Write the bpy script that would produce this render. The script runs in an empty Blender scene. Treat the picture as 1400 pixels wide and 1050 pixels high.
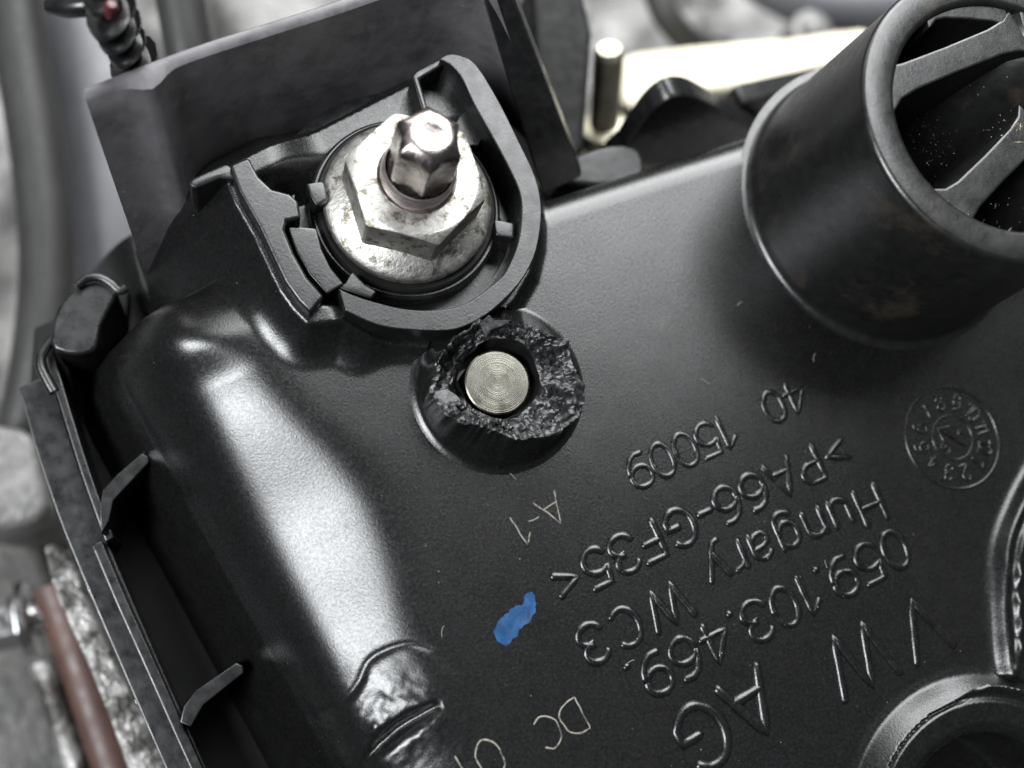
import bpy, bmesh, math, random
import numpy as np
from mathutils import Matrix, Vector

random.seed(7)
rng = np.random.default_rng(7)
MM = 0.001                      # everything below is laid out in millimetres

# ------------------------------------------------------------------ camera
# World Z is the normal of the moulded cover, X runs along its far edge.
F_PX, NADIR, DEPTH, TURN = 1550.0, (350.0, 900.0), 96.0, math.radians(22.5)
def _camera_frame():
    Z = np.array([700 - NADIR[0], NADIR[1] - 525, F_PX], float); Z /= np.linalg.norm(Z)
    X = np.array([1.0, 0, 0]) - Z[0] * Z; X /= np.linalg.norm(X)
    R = np.array([X, np.cross(Z, X), Z])
    c, s = math.cos(TURN), math.sin(TURN)
    R = np.array([[c, s, 0], [-s, c, 0], [0, 0, 1]]) @ R
    return R, R @ np.array([0, 0, DEPTH])
CR, CC = _camera_frame()
def P(px, py, z=0.0):
    """point of the place at height z that the photograph shows at (px, py)"""
    d = CR @ np.array([px - 700.0, 525.0 - py, -F_PX])
    return CC + (z - CC[2]) / d[2] * d
def PY(px, py, y):
    """same, on the upright plane at distance y"""
    d = CR @ np.array([px - 700.0, 525.0 - py, -F_PX])
    return CC + (y - CC[1]) / d[1] * d

scene = bpy.context.scene
COL = scene.collection
cam = bpy.data.cameras.new('camera')
cam_o = bpy.data.objects.new('camera', cam); COL.objects.link(cam_o)
m = Matrix.Identity(4)
for i in range(3):
    for j in range(3): m[i][j] = CR[i, j]
    m[i][3] = CC[i] * MM
cam_o.matrix_world = m
cam.sensor_width = 36.0
cam.lens = 36.0 * F_PX / 1400.0
cam.clip_start, cam.clip_end = 0.005, 5.0
cam.dof.use_dof = True
cam.dof.focus_distance = 0.0935
cam.dof.aperture_fstop = cam.lens / 2.3
scene.camera = cam_o

# ------------------------------------------------------------------ light
world = bpy.data.worlds.new('World'); scene.world = world; world.use_nodes = True
wb = world.node_tree.nodes['Background']
wb.inputs[0].default_value = (0.92, 0.96, 1.0, 1); wb.inputs[1].default_value = 0.07
def area(name, target, direction, dist, sx, sy, radiance, color=(1, 1, 1), spread=180):
    d = Vector(direction).normalized()
    l = bpy.data.lights.new(name, 'AREA'); l.shape = 'RECTANGLE'
    l.size, l.size_y = sx * MM, sy * MM
    l.energy = radiance * math.pi * l.size * l.size_y
    l.color = color; l.spread = math.radians(spread)
    o = bpy.data.objects.new(name, l); COL.objects.link(o)
    o.location = (Vector(target) + d * dist) * MM
    o.rotation_euler = d.to_track_quat('Z', 'Y').to_euler()
    return o
area('window_light', (-18, -6, 0), (-0.66, 0.02, 0.75), 600, 205, 330, 34, (0.94, 0.975, 1.0))
area('ceiling_light', (0, 0, 0), (0.42, 0.62, 0.67), 575, 430, 575, 13.5, (0.97, 0.99, 1.0))
area('added_back_light', (0, 10, 0), (0.25, 0.88, 0.36), 420, 520, 230, 3.2, (1.0, 0.99, 0.97))  # added low lamp at the back, brightens the rolled far edge and mound
vs = scene.view_settings
vs.view_transform = 'Standard'; vs.look = 'None'; vs.exposure = 0.0; vs.gamma = 1.0
vs.use_curve_mapping = False
scene.render.engine = 'CYCLES'
scene.cycles.use_denoising = True
scene.cycles.max_bounces = 6

# ------------------------------------------------------------------ materials
def N(nt, t, **kw):
    n = nt.nodes.new(t)
    for k, v in kw.items():
        if k in n.inputs: n.inputs[k].default_value = v
        else: setattr(n, k, v)
    return n
def ramp(nt, fac, stops):
    r = nt.nodes.new('ShaderNodeValToRGB'); cr = r.color_ramp
    while len(cr.elements) < len(stops): cr.elements.new(0.5)
    for e, (p, c) in zip(cr.elements, stops):
        e.position = p; e.color = (c, c, c, 1) if not isinstance(c, tuple) else (*c, 1)
    nt.links.new(fac, r.inputs[0]); return r.outputs[0]
def mixc(nt, fac, a, b, mode='MIX'):
    n = nt.nodes.new('ShaderNodeMix'); n.data_type = 'RGBA'; n.blend_type = mode
    for sock, v in ((n.inputs[0], fac), (n.inputs[6], a), (n.inputs[7], b)):
        if hasattr(v, 'is_linked'): nt.links.new(v, sock)
        elif isinstance(v, tuple): sock.default_value = (*v, 1)
        else: sock.default_value = v
    return n.outputs[2]
def material(name, base, rough=0.4, metal=0.0, var=0.25, var_scale=0.35, bump=0.0, bump_scale=6.0,
             rough_var=0.1, rough_scale=0.8, specks=0.0, stain=None, stain_scale=0.25, stain_lo=0.55, stain_hi=0.7, spec=0.5):
    mt = bpy.data.materials.new(name); mt.use_nodes = True
    nt = mt.node_tree; b = nt.nodes['Principled BSDF']; L = nt.links.new
    tc = nt.nodes.new('ShaderNodeTexCoord')
    mp = nt.nodes.new('ShaderNodeMapping'); mp.inputs['Scale'].default_value = (1000, 1000, 1000)
    L(tc.outputs['Object'], mp.inputs[0]); v = mp.outputs[0]
    def noise(s, d=4.0, r=0.55):
        n = N(nt, 'ShaderNodeTexNoise', Scale=s, Detail=d, Roughness=r); L(v, n.inputs['Vector']); return n.outputs[0]
    lo = tuple(c * (1 - var) for c in base); hi = tuple(min(1, c * (1 + var)) for c in base)
    col = ramp(nt, noise(var_scale), [(0.3, lo), (0.7, hi)])
    if stain:
        col = mixc(nt, ramp(nt, noise(stain_scale, 7, 0.62), [(stain_lo, 0.0), (stain_hi, 1.0)]), col, stain)
    if specks:
        vo = N(nt, 'ShaderNodeTexVoronoi', Scale=0.8, Randomness=1.0); L(v, vo.inputs['Vector'])
        f = ramp(nt, vo.outputs['Distance'], [(0.0, 1.0), (specks, 1.0), (specks * 1.5, 0.0)])
        g = ramp(nt, noise(0.23, 2), [(0.5, 0.0), (0.62, 1.0)])
        mm = N(nt, 'ShaderNodeMath', operation='MULTIPLY'); L(f, mm.inputs[0]); L(g, mm.inputs[1])
        col = mixc(nt, mm.outputs[0], col, (0.20, 0.195, 0.18))
    L(col, b.inputs['Base Color'])
    ra = nt.nodes.new('ShaderNodeMath'); ra.operation = 'MULTIPLY'
    L(ramp(nt, noise(rough_scale, 5), [(0.3, max(0.05, rough - rough_var)), (0.7, min(1, rough + rough_var))]), ra.inputs[0])
    L(ramp(nt, noise(0.11, 6, 0.65), [(0.3, 0.86), (0.7, 1.0)]), ra.inputs[1]); L(ra.outputs[0], b.inputs['Roughness'])
    b.inputs['Metallic'].default_value = metal
    b.inputs['Specular IOR Level'].default_value = spec
    if bump:
        bp = N(nt, 'ShaderNodeBump', Strength=1.0, Distance=bump * MM)
        L(noise(bump_scale, 3, 0.6), bp.inputs['Height']); L(bp.outputs[0], b.inputs['Normal'])
    return mt

M = {}
M['plastic'] = material('black_moulded_plastic', (0.0034, 0.0034, 0.0036), 0.285, 0, 0.3, 0.8, 0.016, 6.0, 0.06, 4.0,
                        specks=0.03, stain=(0.009, 0.0089, 0.0085), stain_scale=3.5, stain_lo=0.45, stain_hi=0.8)
M['plastic_plain'] = material('black_plastic_ribs', (0.006, 0.006, 0.0063), 0.33, 0, 0.3, 0.8, 0.012, 4.0, 0.08, 0.9,
                              stain=(0.011, 0.011, 0.0107), stain_scale=0.8, stain_lo=0.5, stain_hi=0.75)
M['plastic_tower'] = material('black_plastic_dusty', (0.006, 0.006, 0.006), 0.34, 0, 0.3, 0.8, 0.012, 3.0, 0.06, 0.9,
                              specks=0.03, stain=(0.035, 0.028, 0.02), stain_scale=0.15, stain_lo=0.58, stain_hi=0.76)
M['torn'] = material('torn_black_plastic', (0.008, 0.008, 0.0085), 0.45, 0, 0.6, 1.5, 0.03, 3.0, 0.12, 1.5,
                     stain=(0.045, 0.045, 0.044), stain_scale=1.6, stain_lo=0.52, stain_hi=0.75)
M['plastic_dull'] = material('dull_black_plastic', (0.012, 0.012, 0.012), 0.5, 0, 0.3, 0.8, 0.02, 2.0, 0.08, 0.9, spec=0.35)
M['shard'] = material('stress_whitened_plastic', (0.085, 0.085, 0.085), 0.4, 0, 0.5, 1.5, 0.05, 5.0)
M['scratch'] = material('engraved_scratch', (0.12, 0.115, 0.095), 0.6, 0, 0.35, 1.0, stain=(0.02, 0.02, 0.018), stain_scale=1.6, stain_lo=0.48, stain_hi=0.6)
M['blue'] = material('blue_paint', (0.007, 0.038, 0.105), 0.35, 0, 0.35, 0.9, 0.02, 5, stain=(0.005, 0.014, 0.032), stain_scale=1.6, stain_lo=0.52, stain_hi=0.7)
M['zinc'] = material('zinc_plated_steel', (0.38, 0.37, 0.35), 0.54, 1.0, 0.2, 0.9, 0.05, 3.0, 0.08, 1.2,
                     stain=(0.13, 0.118, 0.095), stain_scale=1.0, stain_lo=0.52, stain_hi=0.63)
M['steel'] = material('bare_steel_stud', (0.36, 0.325, 0.31), 0.30, 1.0, 0.2, 0.8, 0.06, 1.3, 0.07, 1.0,
                      stain=(0.30, 0.25, 0.23), stain_scale=0.6)
M['thread_steel'] = material('bright_thread_steel', (0.62, 0.55, 0.535), 0.42, 1.0, 0.15, 1.0, 0.02, 2.0, 0.06, 1.2)
M['rubber'] = material('rubber_and_shade_black', (0.006, 0.006, 0.006), 0.6, 0, 0.3, 0.5, spec=0.12)  # rubber parts, and shade put into the hole wall and rim channel
M['grey_hose'] = material('grey_rubber_hose', (0.085, 0.085, 0.092), 0.55, 0, 0.15, 0.1)
M['dark_hose'] = material('dark_rubber_hose', (0.022, 0.022, 0.021), 0.55, 0, 0.2, 0.1, spec=0.25)
M['alu'] = material('cast_aluminium', (0.16, 0.158, 0.152), 0.5, 0.2, 0.6, 0.06, 0.3, 0.8,
                    stain=(0.03, 0.029, 0.027), stain_scale=0.05, stain_lo=0.45, stain_hi=0.56)
M['alu_rough'] = material('rough_cast_aluminium', (0.25, 0.245, 0.235), 0.45, 0.5, 0.5, 0.5, 0.6, 0.5,
                    stain=(0.04, 0.038, 0.034), stain_scale=0.25, stain_lo=0.45, stain_hi=0.55)
M['cream'] = material('pale_machined_alloy', (0.62, 0.575, 0.45), 0.6, 0.0, 0.2, 0.09, stain=(0.30, 0.27, 0.21), stain_scale=0.12, stain_lo=0.55, stain_hi=0.7, spec=0.2)
M['brass'] = material('yellow_zinc_steel', (0.40, 0.375, 0.29), 0.4, 0.8, 0.2, 0.4)
M['chrome'] = material('bright_steel', (0.7, 0.7, 0.7), 0.2, 1.0, 0.15, 0.3)
M['rust'] = material('rusty_brown_pipe', (0.06, 0.028, 0.021), 0.55, 0, 0.3, 0.2)
M['infill_grey'] = material('dark_infill_grey', (0.07, 0.067, 0.06), 0.55, 0.0, 0.3, 0.1, 0.3, 0.6, stain=(0.02, 0.019, 0.017), stain_scale=0.08, stain_lo=0.42, stain_hi=0.6)  # dark tone of the added block at the lower left
M['red'] = material('red_plastic', (0.06, 0.012, 0.014), 0.5)
M['lint'] = material('pale_lint', (0.30, 0.26, 0.19), 0.8)

def pin_material():
    """turned end of a steel pin: concentric tool marks"""
    mt = bpy.data.materials.new('turned_steel'); mt.use_nodes = True
    nt = mt.node_tree; b = nt.nodes['Principled BSDF']; L = nt.links.new
    tc = nt.nodes.new('ShaderNodeTexCoord')
    mp = nt.nodes.new('ShaderNodeMapping'); mp.inputs['Scale'].default_value = (1000, 1000, 0)
    L(tc.outputs['Object'], mp.inputs[0])
    ln = nt.nodes.new('ShaderNodeVectorMath'); ln.operation = 'LENGTH'; L(mp.outputs[0], ln.inputs[0])
    n = N(nt, 'ShaderNodeTexNoise', Scale=14.0, Detail=2.0, noise_dimensions='1D'); wn = N(nt, 'ShaderNodeTexNoise', Scale=0.9, Detail=5.0); L(mp.outputs[0], wn.inputs['Vector'])
    wa = nt.nodes.new('ShaderNodeMath'); wa.operation = 'MULTIPLY_ADD'; L(wn.outputs[0], wa.inputs[0]); wa.inputs[1].default_value = 0.12; L(ln.outputs['Value'], wa.inputs[2]); L(wa.outputs[0], n.inputs['W'])
    n2 = N(nt, 'ShaderNodeTexNoise', Scale=0.6, Detail=4.0); L(mp.outputs[0], n2.inputs['Vector'])
    L(ramp(nt, n2.outputs[0], [(0.33, (0.07, 0.066, 0.052)), (0.45, (0.13, 0.126, 0.108)), (0.7, (0.18, 0.175, 0.154))]), b.inputs['Base Color'])
    b.inputs['Metallic'].default_value = 1.0; b.inputs['Roughness'].default_value = 0.26
    bp = N(nt, 'ShaderNodeBump', Strength=1.0, Distance=0.007 * MM); L(n.outputs[0], bp.inputs['Height'])
    L(bp.outputs[0], b.inputs['Normal'])
    return mt
M['pin'] = pin_material()

# ------------------------------------------------------------------ helpers
WORLD = {}
def empty(name, loc, label, cat, group=None):
    o = bpy.data.objects.new(name, None); COL.objects.link(o)
    o.empty_display_size = 0.005
    o.location = Vector(loc) * MM; WORLD[o.name] = np.array(loc, float)
    tag(o, label, cat, group); return o
def tag(o, label=None, cat=None, group=None, kind=None):
    for k, v in (('label', label), ('category', cat), ('group', group), ('kind', kind)):
        if v: o[k] = v
    return o
def mesh(name, verts, faces, mat, parent=None, smooth=35, origin=None):
    verts = np.asarray(verts, float)
    if origin is None:
        origin = np.array([verts[:, 0].mean(), verts[:, 1].mean(), verts[:, 2].min()])
    origin = np.asarray(origin, float)
    me = bpy.data.meshes.new(name)
    me.from_pydata(((verts - origin) * MM).tolist(), [], faces if isinstance(faces, list) else faces.tolist())
    me.materials.append(M[mat])
    if smooth:
        me.polygons.foreach_set('use_smooth', [True] * len(me.polygons))
        if smooth < 180: me.set_sharp_from_angle(angle=math.radians(smooth))
    me.update()
    o = bpy.data.objects.new(name, me); COL.objects.link(o)
    WORLD[o.name] = origin
    if parent is not None:
        o.parent = parent; o.location = Vector(origin - WORLD[parent.name]) * MM
    else:
        o.location = Vector(origin) * MM
    return o
def from_bm(bm, name, mat, parent=None, smooth=35, origin=None):
    bmesh.ops.recalc_face_normals(bm, faces=bm.faces)
    bm.verts.index_update()
    v = [tuple(x.co) for x in bm.verts]; f = [[x.index for x in p.verts] for p in bm.faces]
    bm.free(); return mesh(name, v, f, mat, parent, smooth, origin)
def spline(pts, k=4, closed=False):
    p = np.asarray(pts, float); n = len(p); out = []
    for i in range(n if closed else n - 1):
        a, b, c, d = (p[(i - 1) % n], p[i], p[(i + 1) % n], p[(i + 2) % n]) if closed else \
                     (p[max(i - 1, 0)], p[i], p[i + 1], p[min(i + 2, n - 1)])
        for t in np.linspace(0, 1, k, endpoint=False):
            out.append(0.5 * (2 * b + (c - a) * t + (2 * a - 5 * b + 4 * c - d) * t * t + (3 * b - a - 3 * c + d) * t ** 3))
    if not closed: out.append(p[-1])
    return np.array(out)
def extrude(name, top, vec, mat, parent=None, bevel=0.25, segs=2, smooth=40):
    """solid between a planar outline and its copy moved by vec, edges rounded"""
    bm = bmesh.new(); vec = Vector(vec)
    a = [bm.verts.new(Vector(p)) for p in top]
    b = [bm.verts.new(Vector(p) + vec) for p in top]
    n = len(a); bm.faces.new(a); bm.faces.new(b[::-1])
    for i in range(n): bm.faces.new((a[i], b[i], b[(i + 1) % n], a[(i + 1) % n]))
    bmesh.ops.recalc_face_normals(bm, faces=bm.faces)
    if bevel:
        bm.edges.ensure_lookup_table()
        rim = [bm.edges.get((a[i], a[(i + 1) % n])) for i in range(n)]
        ver = []
        for i in range(n):
            u = (a[i].co - a[i - 1].co).normalized(); w = (a[(i + 1) % n].co - a[i].co).normalized()
            if u.dot(w) < 0.8: ver.append(bm.edges.get((a[i], b[i])))
        bmesh.ops.bevel(bm, geom=rim + ver, offset=bevel, segments=segs, profile=0.5, affect='EDGES', clamp_overlap=True)
    o = from_bm(bm, name, mat, parent, smooth)
    if bevel:
        w = o.modifiers.new('weighted_normal', 'WEIGHTED_NORMAL'); w.weight = 100; w.keep_sharp = True
    return o
def prism(name, px, ztop, zbot, mat, parent=None, bevel=0.25, sm=0, segs=2):
    pts = spline(px, sm, True) if sm else px
    return extrude(name, [P(x, y, ztop) for x, y in pts], (0, 0, zbot - ztop), mat, parent, bevel, segs)
def plate(name, px, y, thick, mat, parent=None, bevel=0.3, sm=0):
    pts = spline(px, sm, True) if sm else px
    return extrude(name, [PY(x, yy, y) for x, yy in pts], (0, thick, 0), mat, parent, bevel)
def tube_geo(path, radius, n=12, flat=1.0, caps=True):
    path = np.asarray(path, float); k = len(path)
    r = np.broadcast_to(np.asarray(radius, float), (k,))
    t = np.gradient(path, axis=0); t /= np.linalg.norm(t, axis=1)[:, None] + 1e-12
    up = np.array([0, 0, 1.0]) if abs(t[0][2]) < 0.9 else np.array([1.0, 0, 0])
    V = []; Fc = []
    for i in range(k):
        s = np.cross(up, t[i]); s /= np.linalg.norm(s) + 1e-12; w = np.cross(t[i], s)
        up = w if abs(t[i][2]) >= 0.9 or True else up
        for j in range(n):
            a = 2 * math.pi * j / n
            V.append(path[i] + r[i] * (math.cos(a) * s + math.sin(a) * w * flat))
    for i in range(k - 1):
        for j in range(n):
            Fc.append([i * n + j, i * n + (j + 1) % n, (i + 1) * n + (j + 1) % n, (i + 1) * n + j])
    if caps:
        Fc.append(list(range(n))[::-1]); Fc.append([(k - 1) * n + j for j in range(n)])
    return V, Fc
def tube(name, path, radius, mat, parent=None, n=16, flat=1.0, smooth=50):
    V, Fc = tube_geo(path, radius, n, flat)
    return mesh(name, V, Fc, mat, parent, smooth)
def lathe_geo(profile, c, n=96, rfun=None):
    V = []; k = len(profile)
    for j in range(n):
        a = 2 * math.pi * j / n
        for i, (r, z) in enumerate(profile):
            rr = rfun(a, r, z) if rfun else r
            V.append((c[0] + rr * math.cos(a), c[1] + rr * math.sin(a), z))
    Fc = [[j * k + i, ((j + 1) % n) * k + i, ((j + 1) % n) * k + i + 1, j * k + i + 1] for j in range(n) for i in range(k - 1)]
    return V, [f[::-1] for f in Fc]
def lathe(name, profile, c, mat, parent=None, n=96, smooth=40, rfun=None, origin=None):
    V, Fc = lathe_geo(profile, c, n, rfun)
    bm = bmesh.new(); vs_ = [bm.verts.new(v) for v in V]
    for f in Fc:
        bm.faces.new([vs_[i] for i in f])
    bmesh.ops.remove_doubles(bm, verts=bm.verts, dist=1e-4)
    return from_bm(bm, name, mat, parent, smooth, origin)
def fillet(r0, z0, r1, z1, cx, cz, n=8):
    """quarter-ish arc from (r0,z0) to (r1,z1) about (cx,cz)"""
    a0 = math.atan2(z0 - cz, r0 - cx); a1 = math.atan2(z1 - cz, r1 - cx)
    if a1 - a0 > math.pi: a1 -= 2 * math.pi
    if a0 - a1 > math.pi: a1 += 2 * math.pi
    ra, rb = math.hypot(r0 - cx, z0 - cz), math.hypot(r1 - cx, z1 - cz)
    return [(cx + (ra + (rb - ra) * t) * math.cos(a0 + (a1 - a0) * t), cz + (ra + (rb - ra) * t) * math.sin(a0 + (a1 - a0) * t)) for t in np.linspace(0, 1, n)]
# value noise on numpy arrays
_perm = rng.permutation(512); _val = rng.random(512)
def vnoise(x, y, z=0.0):
    x, y, z = np.broadcast_arrays(np.asarray(x, float), np.asarray(y, float), np.asarray(z, float))
    xi, yi, zi = np.floor(x).astype(int), np.floor(y).astype(int), np.floor(z).astype(int)
    fx, fy, fz = x - xi, y - yi, z - zi
    s = lambda t: t * t * (3 - 2 * t)
    fx, fy, fz = s(fx), s(fy), s(fz)
    h = lambda a, b, c: _val[_perm[(_perm[(_perm[a & 511] + b) & 511] + c) & 511]]
    l = lambda a, b, t: a + (b - a) * t
    return l(l(l(h(xi, yi, zi), h(xi + 1, yi, zi), fx), l(h(xi, yi + 1, zi), h(xi + 1, yi + 1, zi), fx), fy),
             l(l(h(xi, yi, zi + 1), h(xi + 1, yi, zi + 1), fx), l(h(xi, yi + 1, zi + 1), h(xi + 1, yi + 1, zi + 1), fx), fy), fz) * 2 - 1
def fbm(x, y, z=0.0, o=4):
    t = 0; a = 1.0; f = 1.0
    for i in range(o):
        t = t + a * vnoise(x * f + 17.3 * i, y * f + 5.1 * i, z * f); a *= 0.5; f *= 2.03
    return t
def seg_dist(X, Y, line):
    """distance to a polyline and the position along it (0..1)"""
    best = np.full(X.shape, 1e9); along = np.zeros(X.shape); side = np.zeros(X.shape)
    line = np.asarray(line)[:, :2]; n = len(line) - 1
    for i in range(n):
        a, b = line[i], line[i + 1]; d = b - a; L2 = d @ d
        t = np.clip(((X - a[0]) * d[0] + (Y - a[1]) * d[1]) / L2, 0, 1)
        dd = np.hypot(X - a[0] - t * d[0], Y - a[1] - t * d[1])
        sg = np.sign(d[0] * (Y - a[1]) - d[1] * (X - a[0]))
        k = dd < best
        best = np.where(k, dd, best); along = np.where(k, (i + t) / n, along); side = np.where(k, sg, side)
    return best, along, side
def poly_sdf(X, Y, poly):
    poly = np.asarray(poly)[:, :2]; d, _, _ = seg_dist(X, Y, np.vstack([poly, poly[:1]]))
    ins = np.zeros(X.shape, bool); n = len(poly)
    for i in range(n):
        a, b = poly[i], poly[(i + 1) % n]
        c = ((a[1] > Y) != (b[1] > Y)) & (X < (b[0] - a[0]) * (Y - a[1]) / (b[1] - a[1] + 1e-12) + a[0])
        ins ^= c
    return np.where(ins, -d, d)
def smax(a, b, k):
    h = np.clip(0.5 + 0.5 * (a - b) / k, 0, 1); return b + (a - b) * h + k * h * (1 - h)
def sstep(a, b, x):
    t = np.clip((x - a) / (b - a), 0, 1); return t * t * (3 - 2 * t)

# ================================================================== the valve cover
NUT = np.array([-3.08, 17.19]); BOSS = np.array([-1.25, 0.15]); PIN = np.array([-1.95, 0.12])
HOLE = PIN + np.array([0.1, 0.16]); TOWER = np.array([41.0, 4.2]); TOWER_H = 18.8
cover = empty('valve_cover', (0, 0, -18), 'black moulded plastic engine valve cover with raised lettering and a torn boss', 'engine cover')

LEFT_ARM = [(313, 225), (327, 263), (354, 310), (372, 349), (390, 386), (408, 411), (425, 428), (444, 405), (420, 378), (402, 346),
            (389, 313), (392, 302), (412, 298), (408, 275), (396, 264), (372, 258), (354, 241), (340, 214)]
ARC_OUT = [(601, 80), (612, 74), (628, 75), (651, 88), (683, 140), (712, 198), (732, 241), (740, 277), (739, 313), (730, 353), (709, 389),
           (676, 422), (645, 442), (613, 452), (560, 451), (515, 444), (472, 424)]
ARC_IN = [(463, 394), (480, 402), (507, 411), (547, 421), (587, 424), (627, 419), (653, 405), (680, 384), (691, 372), (705, 342), (712, 310),
          (712, 270), (698, 234), (669, 179), (647, 140), (629, 102), (615, 87)]

def build_body():
    step = 0.17
    xs = np.arange(-35.0, 74.0, step); ys = np.arange(-56.0, 31.0, step)
    X, Y = np.meshgrid(xs, ys)
    # left flank: flat, shallow facet, steep flank, crease, wall; smoothed along x
    H = np.empty_like(X)
    g = np.exp(-0.5 * (np.arange(-28, 29) * step / 1.6) ** 2); g /= g.sum()
    for r, y in enumerate(ys):
        xa = -14.9 - 4.6 * sstep(-6.0, 9.0, y) - 5.0 * sstep(8.0, 14.0, y) - 0.9 * sstep(-8, -16, y); xb = -24.6 - 0.075 * np.clip(y + 3, -22, 16); xc = -27.3 - 0.15 * np.clip(y + 4, -22, 18)
        w = max(0.4, xa - xb); xa = xb + w; zb = -0.415 * w - 0.1
        kx = [xc - 4.6, xc - 3.0, xc, xb, xb + 0.42 * w, xa - 0.2 * w, xa, 80]
        kz = [-24, -15.0, -9.0, zb, zb + 0.205 * w, -0.088 * w, 0, 0]
        row = np.interp(np.concatenate([xs[0] - step * np.arange(28, 0, -1), xs, xs[-1] + step * np.arange(1, 29)]), kx, kz)
        H[r] = np.convolve(row, g, 'valid') + 0.16 * np.exp(-((xs - xc) / 0.3) ** 2)
    # far edge rolls over
    y0 = 15.2 + 10.5 * sstep(-14.5, -12.5, X) * (1 - sstep(6.0, 7.5, X)) + 2.3 * (1 - sstep(-14.5, -12.5, X))
    R = 4.0 - 0.9 * sstep(4, 10, X) + 2.5 * (1 - sstep(-18, -13, X))
    d = Y - (y0 - R)
    drop = np.where(d <= 0, 0, np.where(d < 0.985 * R, R - np.sqrt(np.maximum(R * R - d * d, 0)), 0.83 * R + (d - 0.985 * R) * 5.5))
    H = H - np.minimum(drop, 22)
    # pedestal under the bolt pocket
    pocket = [P(x, y, 4.2) for x, y in (LEFT_ARM[:7] + ARC_OUT[::-1])]
    sd = poly_sdf(X, Y, pocket)
    left = sstep(-7.5, -13.0, X)
    ped = 0.9 + 1.9 * left - np.maximum(sd - 0.45, 0) * (1.9 - 0.2 * left)
    H = np.where(sd < 9, smax(H, ped, 1.5 + 1.3 * left), H)
    hyp = np.hypot(X - NUT[0], Y - NUT[1])
    H = H - 2.0 * sstep(11.8, 9.4, hyp) * sstep(-0.5, -1.6, sd) * sstep(7.0, 3.0, Y - NUT[1])
    H = H - 2.0 * left * sstep(-0.9, -1.9, sd) * sstep(7.0, 3.0, Y - NUT[1])
    # right-hand ring boss
    rc = RING_C; rr = np.hypot(X - rc[0], Y - rc[1])
    prof = np.interp(rr, [0, RH - 0.3, RH, RH + 0.9, RI - 0.5, RI - 0.15, RI + 0.15, RI + 0.9, RO - 1.6, RO - 0.7, RO + 0.2, RO + 1],
                     [-9, -9, 0.2, 0.95, 1.15, 0.75, 0.8, 1.45, 1.45, 0.8, 0.08, 0])
    H = np.where(rr < RO + 1, prof, H)
    # curved bead with a higher field to its right
    bead = spline([P(x, y)[:2] for x, y in ((1470, 560), (1420, 640), (1388, 700), (1371, 750), (1367, 810), (1369, 860), (1374, 912), (1378, 930))], 4)
    bd, al, sd2 = seg_dist(X, Y, bead)
    m1 = rr > RO + 0.2
    hb = 1.1 * np.exp(-(bd / 0.75) ** 2.0) * (0.93 + 0.07 * vnoise(al * 14, 8.8))
    H = np.where(m1, np.maximum(H, H + hb), H)
    right = (sd2 > 0) & (X > 24) & (Y < 0)
    H = np.where(m1 & right, H + np.minimum(bd * 0.5, 0.55) * np.clip(1 - hb, 0, 1), H)
    # second knobbly weld bead
    b2 = spline([P(x, y)[:2] for x, y in ((1440, 640), (1402, 710), (1388, 760), (1384, 820), (1387, 870), (1382, 915))], 4)
    bd2, al2, _ = seg_dist(X, Y, b2)
    H = np.where(m1, H + (0.5 + 0.28 * vnoise(al2 * 16, 3.3)) * np.exp(-(bd2 / 0.42) ** 2), H)
    # cracked, folded lump at the near left
    c = P(520, 1000); dl = np.hypot((X - c[0]) / 6.0, (Y - c[1]) / 5.5)
    fold = spline([P(x, y)[:2] for x, y in ((436, 985), (470, 962), (492, 935), (505, 905), (530, 888), (562, 880), (600, 890))], 4)
    fd, fa, fs = seg_dist(X, Y, fold)
    below = np.where(fs < 0, 1.0, 0.0)
    near = np.clip(1.25 - dl, 0, 1)
    H = H + below * sstep(0, 0.7, fd) * near * 0.42
    H = H - 0.10 * np.exp(-(fd / 0.2) ** 2) * sstep(0, 0.1, fa) * (1 - sstep(0.9, 1, fa))
    slit = spline([P(x, y)[:2] for x, y in ((498, 1062), (512, 1035), (535, 1010), (556, 992), (588, 972), (604, 962))], 4)
    sl, sa, ss = seg_dist(X, Y, slit)
    wid = 0.3 + 0.3 * np.sin(np.clip(sa, 0, 1) * math.pi)
    H = H - 1.1 * np.exp(-(sl / wid) ** 2) * np.sin(np.clip(sa, 0.0, 1) * math.pi)
    H = H + np.where(ss < 0, 0.26, 0.12) * np.exp(-(sl / 1.8) ** 2) * np.clip(sl / 0.5, 0, 1) * np.sin(np.clip(sa, 0, 1) * math.pi)
    lump = np.clip(1.2 - dl, 0, 1)
    H = H + lump * 0.16 * fbm(X * 0.6, Y * 0.6, 1.7, 4)
    k = P(513, 998); H = H + 0.3 * np.exp(-(((X - k[0]) ** 2 + (Y - k[1]) ** 2) / 0.35))
    H = H + 0.02 * fbm(X * 0.12, Y * 0.12, 4.0, 3)
    ny, nx = X.shape
    keep = (np.hypot(X - BOSS[0], Y - BOSS[1]) > 6.75)
    idx = np.arange(nx * ny).reshape(ny, nx)
    q = np.stack([idx[:-1, :-1], idx[:-1, 1:], idx[1:, 1:], idx[1:, :-1]], -1)
    ok = keep[:-1, :-1] & keep[:-1, 1:] & keep[1:, 1:] & keep[1:, :-1]
    tin = np.hypot(X - TOWER[0], Y - TOWER[1]) < 12
    ok &= ~tin[:-1, :-1]
    ok &= (H > -20.5)[:-1, :-1] | (X < -14)[:-1, :-1]
    q = q[ok]
    V = np.stack([X, Y, H], -1).reshape(-1, 3)
    used = np.unique(q); mp = np.full(nx * ny, -1); mp[used] = np.arange(len(used))
    return mesh('body', V[used], mp[q], 'plastic', cover, smooth=180, origin=(0, 0, 0))
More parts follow.
